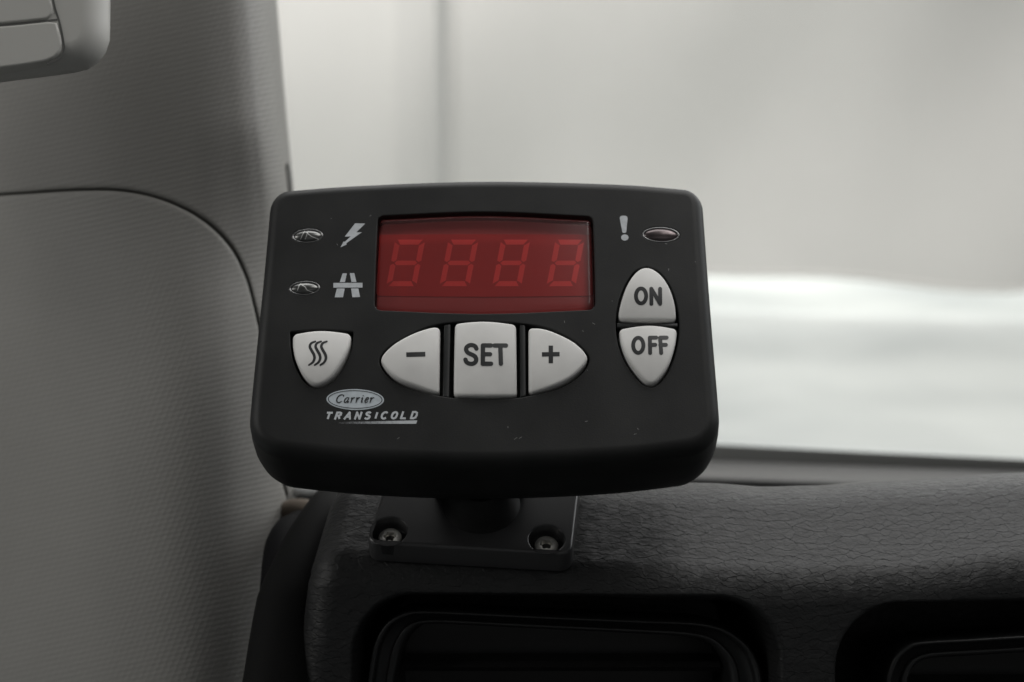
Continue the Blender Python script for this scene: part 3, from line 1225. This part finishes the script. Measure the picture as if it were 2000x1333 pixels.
def button(name, curves, radii, dome, top, edge_r=0.0007, label=None):
    lp = fpath(curves, radii, 140)
    mb = MB()
    x0_, x1_ = min(p.x for p in lp), max(p.x for p in lp)
    y0_, y1_ = min(p.y for p in lp), max(p.y for p in lp)
    mid, ha, hb_ = Vector(((x0_ + x1_) / 2, (y0_ + y1_) / 2)), (x1_ - x0_) / 2, (y1_ - y0_) / 2

    def bow(p):
        return dome * (1 - ((p.x - mid.x) / ha) ** 2 - ((p.y - mid.y) / hb_) ** 2)
    rs = [[FACE.pt(p, -0.0034) for p in lp], [FACE.pt(p, top - edge_r + bow(p)) for p in lp]]
    for a in (20, 40, 60, 75, 90):
        rs.append([FACE.pt(p, top - edge_r * (1 - math.sin(R(a))) + bow(p)) for p in inset(lp, edge_r * (1 - math.cos(R(a))))])
    base = inset(lp, edge_r)
    c = sum(base, Vector((0, 0))) / len(base)
    for k in (0.92, 0.84, 0.72, 0.58, 0.44, 0.3, 0.16, 0.05):
        ring_ = [c + (p - c) * k for p in base]
        rs.append([FACE.pt(p, top + bow(p)) for p in ring_])
    mb.rings(rs, True, False, True)
    o = mb.build(name, M['button'], ctl, angle=180)
    if label:
        o['label'] = label
    return o, mb.bvh()


HEAT = [[(571.5, 653), (627, 648.5), (686, 652)], [(686, 652), (682.7, 679), (668.8, 711), (646.6, 741.6), (618.8, 754.9), (596.6, 741.6), (580, 711), (573, 682), (571.5, 653)]]
MINUS = [[(859.5, 639.5), (841, 641.6), (799, 659.7), (763, 682), (745, 705.5), (760.4, 731.9), (785.4, 748.5), (827, 762.4), (857.5, 770)], [(857.5, 770), (859.5, 639.5)]]
SETB = [[(888.5, 632.5), (945, 630.5), (1008, 634.5)], [(1008, 634.5), (1009.5, 775)], [(1009.5, 775), (948, 777), (886, 774.5)], [(886, 774.5), (888.5, 632.5)]]
PLUS = [[(1032, 640), (1061, 644.4), (1097, 659.7), (1127.7, 677.7), (1146.6, 701.3), (1133.2, 725), (1105.5, 747), (1069.4, 761), (1032.5, 770)], [(1032.5, 770), (1032, 640)]]
ON = [[(1207.5, 626), (1211, 600), (1223.8, 562.5), (1242.5, 535), (1262.5, 525.5), (1285, 536), (1305, 562.5), (1317.5, 597.5), (1321, 627.5)], [(1321, 627.5), (1262.5, 629), (1207.5, 626)]]
OFF = [[(1208.5, 643.5), (1266.5, 638), (1323, 642.5)], [(1323, 642.5), (1317.9, 677.7), (1305.4, 716.6), (1286, 744.4), (1270.7, 752), (1252.6, 743), (1227.6, 711), (1213.7, 677.7), (1208.5, 643.5)]]

bh, s1 = button('heat_button', HEAT, [10, 10], 0.0010, 0.0009, label='shield shaped grey button with three wavy heat lines')
bm_, s2 = button('minus_button', MINUS, [8, 8], 0.0010, 0.0009, label='grey button with a minus sign')
bs, s3 = button('set_button', SETB, [8, 8, 8, 8], 0.0009, 0.0010, label='square grey button reading SET')
bp, s4 = button('plus_button', PLUS, [8, 8], 0.0010, 0.0009, label='grey button with a plus sign')
bo, s5 = button('on_button', ON, [8, 8], 0.0010, 0.0009, label='arched grey button reading ON')
bf, s6 = button('off_button', OFF, [9, 9], 0.0010, 0.0009, label='downward pointing grey button reading OFF')

# heat waves
p = Print(s1)
for k in range(3):
    dx = k * 11.2
    p.stroke([(616 + dx, 667.5), (608 + dx, 671), (605.2 + dx, 677.5), (608.5 + dx, 685), (613 + dx, 693), (614.2 + dx, 700.5), (611 + dx, 708), (603.5 + dx, 713.5)],
             lambda t: 3.6 + 2.1 * math.sin(math.pi * t), curved=True)
p.build('symbol', M['ink'], bh)
p = Print(s2)
p.stroke([(793.5, 693.3), (830.8, 692.3)], 9.2, cap=False)
p.build('symbol', M['ink'], bm_)
p = Print(s4)
p.stroke([(1058.5, 692.8), (1093, 692.2)], 8.6, cap=False)
p.stroke([(1075.8, 675.5), (1075.8, 710)], 8.6, cap=False)
p.build('symbol', M['ink'], bp)
# SET
p = Print(s3)
sw = 8.5
p.stroke([(930.5, 681.5), (928, 677), (923, 674.8), (917, 675), (911.3, 679), (910.6, 684.5), (914, 689.5), (920, 692.5), (926.5, 695.8), (930, 701), (929, 707), (924, 710.8), (917.5, 711), (911.5, 708.2), (909, 703)], sw, curved=True)
p.stroke([(958.8, 675.2), (943.2, 675.2), (943.0, 711), (959.2, 711)], sw)
p.stroke([(943.2, 692.5), (957.2, 692.5)], sw)
p.stroke([(965.8, 675.4), (988.2, 675.4)], sw)
p.stroke([(977.2, 675.4), (978.4, 711)], sw)
p.build('lettering', M['ink'], bs)
# ON
p = Print(s5)
sw = 7.7
p.stroke([(1252 + 10 * math.cos(a), 578.6 + 14.6 * math.sin(a)) for a in [2 * math.pi * i / 28 for i in range(28)]], sw, closed=True)
p.stroke([(1272.2, 594), (1272.0, 564.5), (1289.4, 594), (1289.2, 564.8)], sw)
p.build('lettering', M['ink'], bo)
# OFF
p = Print(s6)
p.stroke([(1246.6 + 10 * math.cos(a), 675 + 14.8 * math.sin(a)) for a in [2 * math.pi * i / 28 for i in range(28)]], sw, closed=True)
p.stroke([(1281.8, 660.0), (1269.2, 660.2), (1269.8, 690)], sw)
p.stroke([(1269.2, 674.3), (1279.8, 674)], sw)
p.stroke([(1302, 660.0), (1289.2, 660.2), (1291.4, 690)], sw)
p.stroke([(1289.6, 674.3), (1300.5, 674)], sw)
p.build('lettering', M['ink'], bf)

# dividers standing between the buttons


def bar(px_loop, top):
    lp = ccw([FACE.uv(x, y) for x, y in px_loop])
    lp = ccw(resample(lp, 80))
    mb = MB()
    e = 0.00025
    mb.rings([[FACE.pt(p_, h) for p_ in inset(lp, d)] for d, h in ((0, -0.0034), (0, top - e), (e * 0.3, top - e * 0.3), (e, top))])
    mb.fill(FACE, [inset(lp, e)], top)
    mb.build('divider', M['bar'], ctl, angle=50)


bar([(867, 633.5), (880, 632), (877, 776.5), (864.5, 774)], -0.0003)
bar([(1015, 632.5), (1026, 634), (1027.5, 773), (1016, 775.5)], -0.0003)
bar([(1205, 629.5), (1264, 632), (1324.5, 630), (1325, 637), (1266, 634.8), (1204.5, 638.5)], -0.0004)

# display: backing, module with four unlit digits, red window
db = MB()
DL = fpath(display_open, [9, 9, 12, 12], 140)
dlw = inset(DL, 0.00012)
db.fill(FACE, [inset(DL, 0.00008)], -0.0046)
disp = db.build('display', M['board'], ctl, smooth=False)
disp['label'] = 'red display window with four unlit digits'
mb = MB()
mod = fpath([[(741, 459), (945, 458), (1154, 459)], [(1154, 459), (1158, 578)], [(1158, 578), (945, 580), (735, 578)], [(735, 578), (741, 459)]], [2, 2, 2, 2], 120, -0.0043)
mb.rings([[FACE.pt(p_, h) for p_ in mod] for h in (-0.0045, -0.0043)])
mb.fill(FACE, [mod], -0.0043)
mb.build('module', M['module'], disp, smooth=False)


def digit(x0, x1, y0, y1, slant):
    """seven bevelled segments of one unlit digit, drawn in its own box"""
    mb = MB()
    Wd, Hd = x1 - x0, y1 - y0
    T = 10.5
    gp = 1.3

    def loc(x, y):
        return (x0 + x + slant * (1 - y / Hd) , y0 + y)
    hm = Hd / 2
    half = T / 2

    def horiz(yc, kind):
        if kind == 0:
            return [(half * .7 + gp, yc - half + .5), (Wd - half * .7 - gp, yc - half + .5), (Wd - T - gp, yc + half), (T + gp, yc + half)]
        if kind == 2:
            return [(T + gp, yc - half), (Wd - T - gp, yc - half), (Wd - half * .7 - gp, yc + half - .5), (half * .7 + gp, yc + half - .5)]
        return [(half + gp * 1.4, yc), (T + gp, yc - half * .85), (Wd - T - gp, yc - half * .85), (Wd - half - gp * 1.4, yc), (Wd - T - gp, yc + half * .85), (T + gp, yc + half * .85)]

    def vert(xs_, ya, yb_, lft, upr):
        o_, i_ = (xs_, xs_ + T) if lft else (xs_, xs_ - T)
        if upr:
            return [(o_, ya + half * .8 + gp), (i_, ya + T + gp), (i_, yb_ - half * .8 - gp), ((o_ + i_) / 2, yb_ - gp * 1.2), (o_, yb_ - half * .6 - gp)]
        return [((o_ + i_) / 2, ya + gp * 1.2), (i_, ya + half * .8 + gp), (i_, yb_ - T - gp), (o_, yb_ - half * .8 - gp), (o_, ya + half * .6 + gp)]
    segs = [horiz(half, 0), horiz(hm, 1), horiz(Hd - half, 2), vert(0, 0, hm, True, True), vert(0, hm, Hd, True, False), vert(Wd, 0, hm, False, True), vert(Wd, hm, Hd, False, False)]
    for sg in segs:
        lp = ccw([FACE.uv(*loc(x, y), -0.00424) for x, y in sg])
        mb.fill(FACE, [lp], -0.00424)
    mb.build('digit', M['segment'], disp, smooth=False)


for xa, xb in ((754, 813), (858, 917), (961, 1018), (1067, 1124)):
    digit(xa, xb, 468, 560, 18)

mb = MB()
WT = -0.0006
rs = [[FACE.pt(p_, -0.0024) for p_ in inset(dlw, 0.0003)], [FACE.pt(p_, WT - 0.0013) for p_ in inset(dlw, 0.0003)]]
for a in (25, 50, 70, 90):
    rs.append([FACE.pt(p_, WT - 0.0013 * (1 - math.sin(R(a)))) for p_ in inset(dlw, 0.0003 + 0.0013 * (1 - math.cos(R(a))))])
mb.rings(rs)
mb.fill(FACE, [inset(dlw, 0.0016)], WT)
mb.build('window', M['window'], disp, angle=180)

# indicator lamps
for i, ((x, y, rx, ry, rt), lp) in enumerate(zip(LEDS, led_loops)):
    rim_in = inset(lp, 0.00045)
    mb = MB()
    mb.rings([[FACE.pt(p_, h) for p_ in inset(lp, d)] for d, h in ((0.00002, -0.0011), (0.00002, -0.0001), (0.00012, 0.00006), (0.0003, 0.00004), (0.00050, -0.00025), (0.00052, -0.0011))])
    ld = mb.build('indicator_lamp', M['rim'], ctl, angle=180)
    if i == 2:
        ld['label'] = 'wider oval indicator lamp with clean lens'
    mb = MB()
    c = sum(rim_in, Vector((0, 0))) / len(rim_in)
    mb.rings([[FACE.pt(c + (p_ - c) * k_, -0.0004 + 0.0011 * math.sqrt(max(0, 1 - k_ ** 2)) ** 1.2) for p_ in rim_in] for k_ in (0.995, 0.97, 0.92, 0.84, 0.72, 0.58, 0.42, 0.26, 0.1)], True, False, True)
    mb.build('lens', M['lamp_dark' if i == 2 else 'lamp'], ld, angle=180)
    if i < 2:
        pr = Print(mb.bvh(), 0.00003)
        if i == 0:
            pr.stroke([(x - 14, y + 7), (x - 10, y - 2), (x - 6, y - 9)], 0.9, True)
            pr.stroke([(x - 5, y + 7), (x - 2, y - 1), (x + 1, y - 9)], 0.9, True)
            pr.stroke([(x - 2, y - 6), (x + 7, y + 1), (x + 14, y + 4), (x + 21, y + 7)], 1.3, True)
        else:
            pr.stroke([(x - 14, y + 5), (x - 11, y - 4), (x - 7, y - 9)], 1.0, True)
            pr.stroke([(x - 7, y - 7), (x + 1, y - 2), (x + 5, y + 4), (x + 17, y + 9)], 1.4, True)
        pr.build('scratch', M['lens_scratch'], ld)

# printed symbols on the face


def c1(pts):
    return [(480 + x / 4, 340 + y / 4) for x, y in pts]


def c2(pts):
    return [(950 + x / 4, 340 + y / 4) for x, y in pts]


p = Print()
p.poly(c1([(855, 387), (933, 389), (864, 457), (907, 457), (785, 543), (789, 552), (740, 575), (766, 528), (773, 533), (820, 489), (774, 491)]))
p.build('lightning_symbol', M['silver'], ctl)
p = Print()
p.poly(c1([(757, 778), (790, 778), (775, 846), (735, 846)]))
p.poly(c1([(712, 896), (773, 896), (760, 965), (695, 965)]))
p.poly(c1([(813, 776), (848, 776), (865, 845), (826, 846)]))
p.poly(c1([(823, 896), (880, 896), (893, 963), (833, 965)]))
p.poly(c1([(685, 853), (912, 852), (912, 889), (685, 890)]))
p.build('motorway_symbol', M['silver'], ctl)
p = Print()
p.poly([(q_.x, q_.y) for q_ in closed_path([[c2([(1038, 328)])[0], c2([(1105, 328)])[0]], [c2([(1105, 328)])[0], c2([(1092, 462)])[0]], [c2([(1092, 462)])[0], c2([(1063, 462)])[0]], [c2([(1063, 462)])[0], c2([(1038, 328)])[0]]], [6, 6, 3, 3], 60)])
p.poly([(q_.x, q_.y) for q_ in ellipse(*c2([(1081, 498)])[0], 7.2, 6.0, 0, 28)])
p.build('warning_symbol', M['silver'], ctl)

# small scuffs on the face, at the places where wear shows
p = Print()
for x, y, dx, dy in ((1299, 476, 4, 1), (1102, 627, 1, 4), (1157, 631, 5, 3), (1306, 525, 0, 4), (1010, 855, -6, 4), (1014, 857, 5, -3), (992, 833, 0, 4), (1143, 824, 5, -1), (1209, 666, 3, 0), (1146, 723, 2, 1),
                     (1245, 837, 2, 3), (1238, 849, 5, -1), (658, 477, 2, 3), (646, 427, 2, 1), (1195, 588, 1, 1), (733, 601, 2, 1), (722, 423, 3, -2), (780, 855, -4, 3)):
    p.stroke([(x, y), (x + dx, y + dy + 0.01)], 0.65, cap=False, step=1.0)
k0 = len(hb.f)
hb.add(p.mb.v, p.mb.f)
housing = hb.build('housing', M['face'], ctl, angle=50, extra=(M['scratch'], k0))

# oval badge with italic lettering
p = Print()
bc = (693.8, 780.9)
p.poly(ellipse(*bc, 56.2, 20.4, R(1), 80))
badge = p.build('logo_badge', M['badge'], ctl)
p = Print(lift=0.00010)
p.ring(ellipse(*bc, 53.2, 17.9, R(1), 80), ellipse(*bc, 51.6, 16.6, R(1), 80))


def italic(strokes, ox, oy, sc, wmax):
    for pts, thick in strokes:
        p.stroke([(ox + (x + 0.26 * y) * sc, oy - y * sc) for x, y in pts], (lambda th_: (lambda t: th_ * (0.55 + 0.45 * math.sin(math.pi * min(1, max(0, t))))))(wmax * thick), curved=len(pts) > 2, step=0.7)


Cg = [([(11.5, 11), (10.5, 13.3), (7.5, 14.2), (3.4, 12.6), (1.0, 8.6), (0.9, 4.2), (3.2, 0.8), (6.8, 0.1), (10.2, 2.4)], 1.0), ([(11.5, 13.6), (11.4, 10.6)], .7)]
ag = [([(7.2, 8.2), (4.2, 9.0), (1.6, 6.2), (0.9, 2.6), (2.6, 0.2), (5.0, 1.6), (7.0, 5.0)], .9), ([(7.6, 9.0), (6.8, 3.2), (6.8, 0.8), (8.0, 0.2), (9.4, 1.6)], 1.0)]
rg = [([(0.4, 7.6), (1.6, 8.8), (2.2, 8.0), (1.9, 4.5), (1.7, 0.0)], 1.0), ([(2.0, 4.6), (3.6, 7.6), (5.4, 8.9), (6.8, 8.5)], .9)]
ig = [([(0.4, 7.6), (1.6, 8.8), (2.1, 7.8), (1.8, 2.0), (2.2, 0.2), (3.8, 1.4)], 1.0), ([(1.9, 12.2), (2.2, 12.6)], 1.1)]
eg = [([(1.3, 4.2), (4.6, 5.0), (6.2, 7.2), (5.0, 9.0), (2.8, 8.2), (1.2, 5.0), (1.2, 1.8), (3.2, 0.1), (6.2, 2.0)], .95)]
ox = 655.6
for gl, adv in ((Cg, 14.2), (ag, 11.4), (rg, 9.4), (rg, 9.4), (ig, 6.8), (eg, 9.0), (rg, 9)):
    italic(gl, ox, 787.0, 1.08, 2.7)
    ox += adv * 1.085
p.build('lettering', M['ink'], badge)

# wordmark in spaced bold italic capitals, drawn with thick strokes


def glyph(ch):
    g_ = {
        'T': [[(0.3, 10), (8.2, 10)], [(4.2, 10), (4.2, 0)]],
        'R': [[(1, 0), (1, 10), (4.8, 10), (6.6, 9.2), (6.8, 6.8), (5.2, 5.3), (1, 5.2)], [(3.8, 5.2), (7, 0)]],
        'A': [[(0.2, 0), (4.3, 10), (7.6, 0)], [(1.8, 3.1), (6.4, 3.1)]],
        'N': [[(1, 0), (1, 10), (7, 0), (7, 10)]],
        'S': [[(6.3, 8.6), (4.8, 10), (2.4, 9.9), (1.0, 8.4), (1.5, 6.4), (4.0, 5.2), (6.2, 3.9), (6.4, 1.6), (4.6, 0), (2.2, 0), (0.5, 1.5)]],
        'I': [[(1.6, 0), (1.6, 10)]],
        'C': [[(7.2, 8.6), (5.4, 10), (2.8, 9.6), (1, 7.2), (0.9, 3.2), (2.6, 0.4), (5.2, 0), (7.2, 1.4)]],
        'O': [[(1, 5), (1.6, 8.4), (4.2, 10), (6.8, 8.6), (7.4, 5), (6.8, 1.6), (4.2, 0), (1.6, 1.6), (1, 5)]],
        'L': [[(1, 10), (1, 0), (6.4, 0)]],
        'D': [[(1, 0), (1, 10), (4.2, 10), (6.8, 8.6), (7.4, 5), (6.8, 1.5), (4.2, 0), (1, 0)]],
    }
    return g_[ch]


p = Print()
word = 'TRANSICOLD'
adv = {'I': 4.6, 'T': 9.4}
tot = sum(adv.get(c_, 9.6) for c_ in word) + 9 * 3.8
x_ = 0.0
scx = (815.5 - 634.5) / tot
for ch in word:
    for st in glyph(ch):
        p.stroke([(634.0 + (x_ + x) * scx + 0.34 * y * 1.22, 818.9 - 0.008 * x_ * scx - y * 1.22) for x, y in st], 3.9, curved=ch in 'SCO', cap=False, closed=ch == 'O', step=0.8)
    x_ += adv.get(ch, 9.6) + 3.8
p.build('wordmark', M['silver'], ctl)
p = Print()
p.poly([(640, 825.2), (720, 823.6), (815.2, 821.6), (812.8, 828.2), (720, 828.4), (640, 828.0)])
p.build('underline', M['fade'], ctl)

# mount: base plate with two counterbored screws, neck, ball
TOP = [(715, 1061), (915, 1071), (1114, 1083)]
fl, fr_ = MOUNT.uv(714, 1060), MOUNT.uv(1116, 1083)
bl, br_ = MOUNT.uv(747, 962), MOUNT.uv(1130, 962)
dl_ = (bl - fl).normalized()
dr_ = (br_ - fr_).normalized()
bl2, br2 = fl + dl_ * 0.046, fr_ + dr_ * 0.049
PLATE = ccw(closed_path([[tuple(fl), tuple(fr_)], [tuple(fr_), tuple(br2)], [tuple(br2), tuple(bl2)], [tuple(bl2), tuple(fl)]], [0.0032] * 4, 160))
hl, hr = MOUNT.uv(760.4, 1037.5), MOUNT.uv(1067.5, 1053)
up_l = hl + dl_ * 0.034
up_r = hr + dr_ * 0.036
RH = 0.0047
hcs = [hl, hr, up_l, up_r]
hls = [ccw(ellipse(c.x, c.y, RH, RH, 0, 48)) for c in hcs]
b = MB()
E2 = 0.0009
b.fill(MOUNT, [inset(PLATE, E2 + 0.0002)] + [inset(h_, -0.0005) for h_ in hls], 0)
b.rings([[MOUNT.pt(p_, 0) for p_ in l] for l in (inset(PLATE, E2), inset(PLATE, E2 + 0.0002))])
rs = []
for a in (0, 20, 40, 60, 75, 90):
    rs.append([MOUNT.pt(p_, -E2 * (1 - math.cos(R(a)))) for p_ in inset(PLATE, E2 * (1 - math.sin(R(a))))])
rs.append([MOUNT.pt(p_, -PLATE_T) for p_ in inset(PLATE, -0.0002)])
b.rings([list(reversed(r_)) for r_ in rs])
for h_ in hls:
    b.rings([[MOUNT.pt(p_, z) for p_ in inset(h_, d)] for d, z in ((-0.0005, 0), (-0.0003, 0), (-0.0001, -0.00008), (0, -0.0003), (0.0, -0.0040), (0.0002, -0.0042))])
    b.fill(MOUNT, [inset(h_, 0.0002)], -0.0042)
plate = b.build('base_plate', M['mount'], ctl, angle=50)
for c in hcs:
    b = MB()
    prof = [(0.0031, -0.0041), (0.00315, -0.0028), (0.0030, -0.0024), (0.0026, -0.00215), (0.00185, -0.0021)]
    n_ = 48

    def star(t, k_):
        return 1 + k_ * math.cos(6 * t)
    ang = [2 * math.pi * i / n_ for i in range(n_)]
    b.rings([[MOUNT.pt((c.x + r_ * math.cos(t), c.y + r_ * math.sin(t)), z) for t in ang] for r_, z in prof] +
            [[MOUNT.pt((c.x + 0.00150 * star(t, .13) * math.cos(t), c.y + 0.00150 * star(t, .13) * math.sin(t)), z) for t in ang] for z in (-0.0021, -0.0036)], True, False, True)
    sc_ = b.build('screw', M['steel'], plate, angle=35)
    b = MB()
    b.rings([[MOUNT.pt((c.x + r_ * math.cos(t), c.y + r_ * math.sin(t)), z) for t in ang] for r_, z in ((0.0014, -0.0035), (0.0002, -0.0034))], True, False, True)
    b.build('socket', M['socket'], sc_)


def lathe(mb, o_, ax, prof, n_=48):
    ax = ax.normalized()
    a_ = RT
    c_ = ax.cross(a_).normalized()
    a_ = c_.cross(ax)
    mb.rings([[o_ + ax * h_ + (a_ * math.cos(t) + c_ * math.sin(t)) * r_ for t in [2 * math.pi * i / n_ for i in range(n_)]] for r_, h_ in prof], True, True, True)


b = MB()
lathe(b, MOUNT.pt(MOUNT.uv(940, 985), 0), MOUNT.n, [(0.0108, -0.0005), (0.0100, 0.0008), (0.0092, 0.002), (0.0085, 0.0050), (0.0060, 0.0075)])
b.build('neck', M['neck'], ctl, angle=35)
b = MB()
jc, ax = at(937, 966, 0.332), Vector((0, 0.57, 0.82))
lathe(b, jc, ax, [(0.0085, -0.0003), (0.0112, 0.0), (0.0120, 0.0005), (0.0124, 0.0014), (0.0124, 0.0090), (0.0118, 0.0100), (0.0095, 0.0104), (0.0090, 0.0135), (0.0060, 0.0150)])
b.build('socket_collar', M['neck'], ctl, angle=35)
b = MB()
j2 = jc + ax.normalized() * 0.010
back = FACE.pt((0, 0.004), -0.0284)
lathe(b, j2, back - j2, [(0.0070, -0.002), (0.0075, 0.001), (0.0075, (back - j2).length)])
b.build('joint_arm', M['neck'], ctl, angle=35)
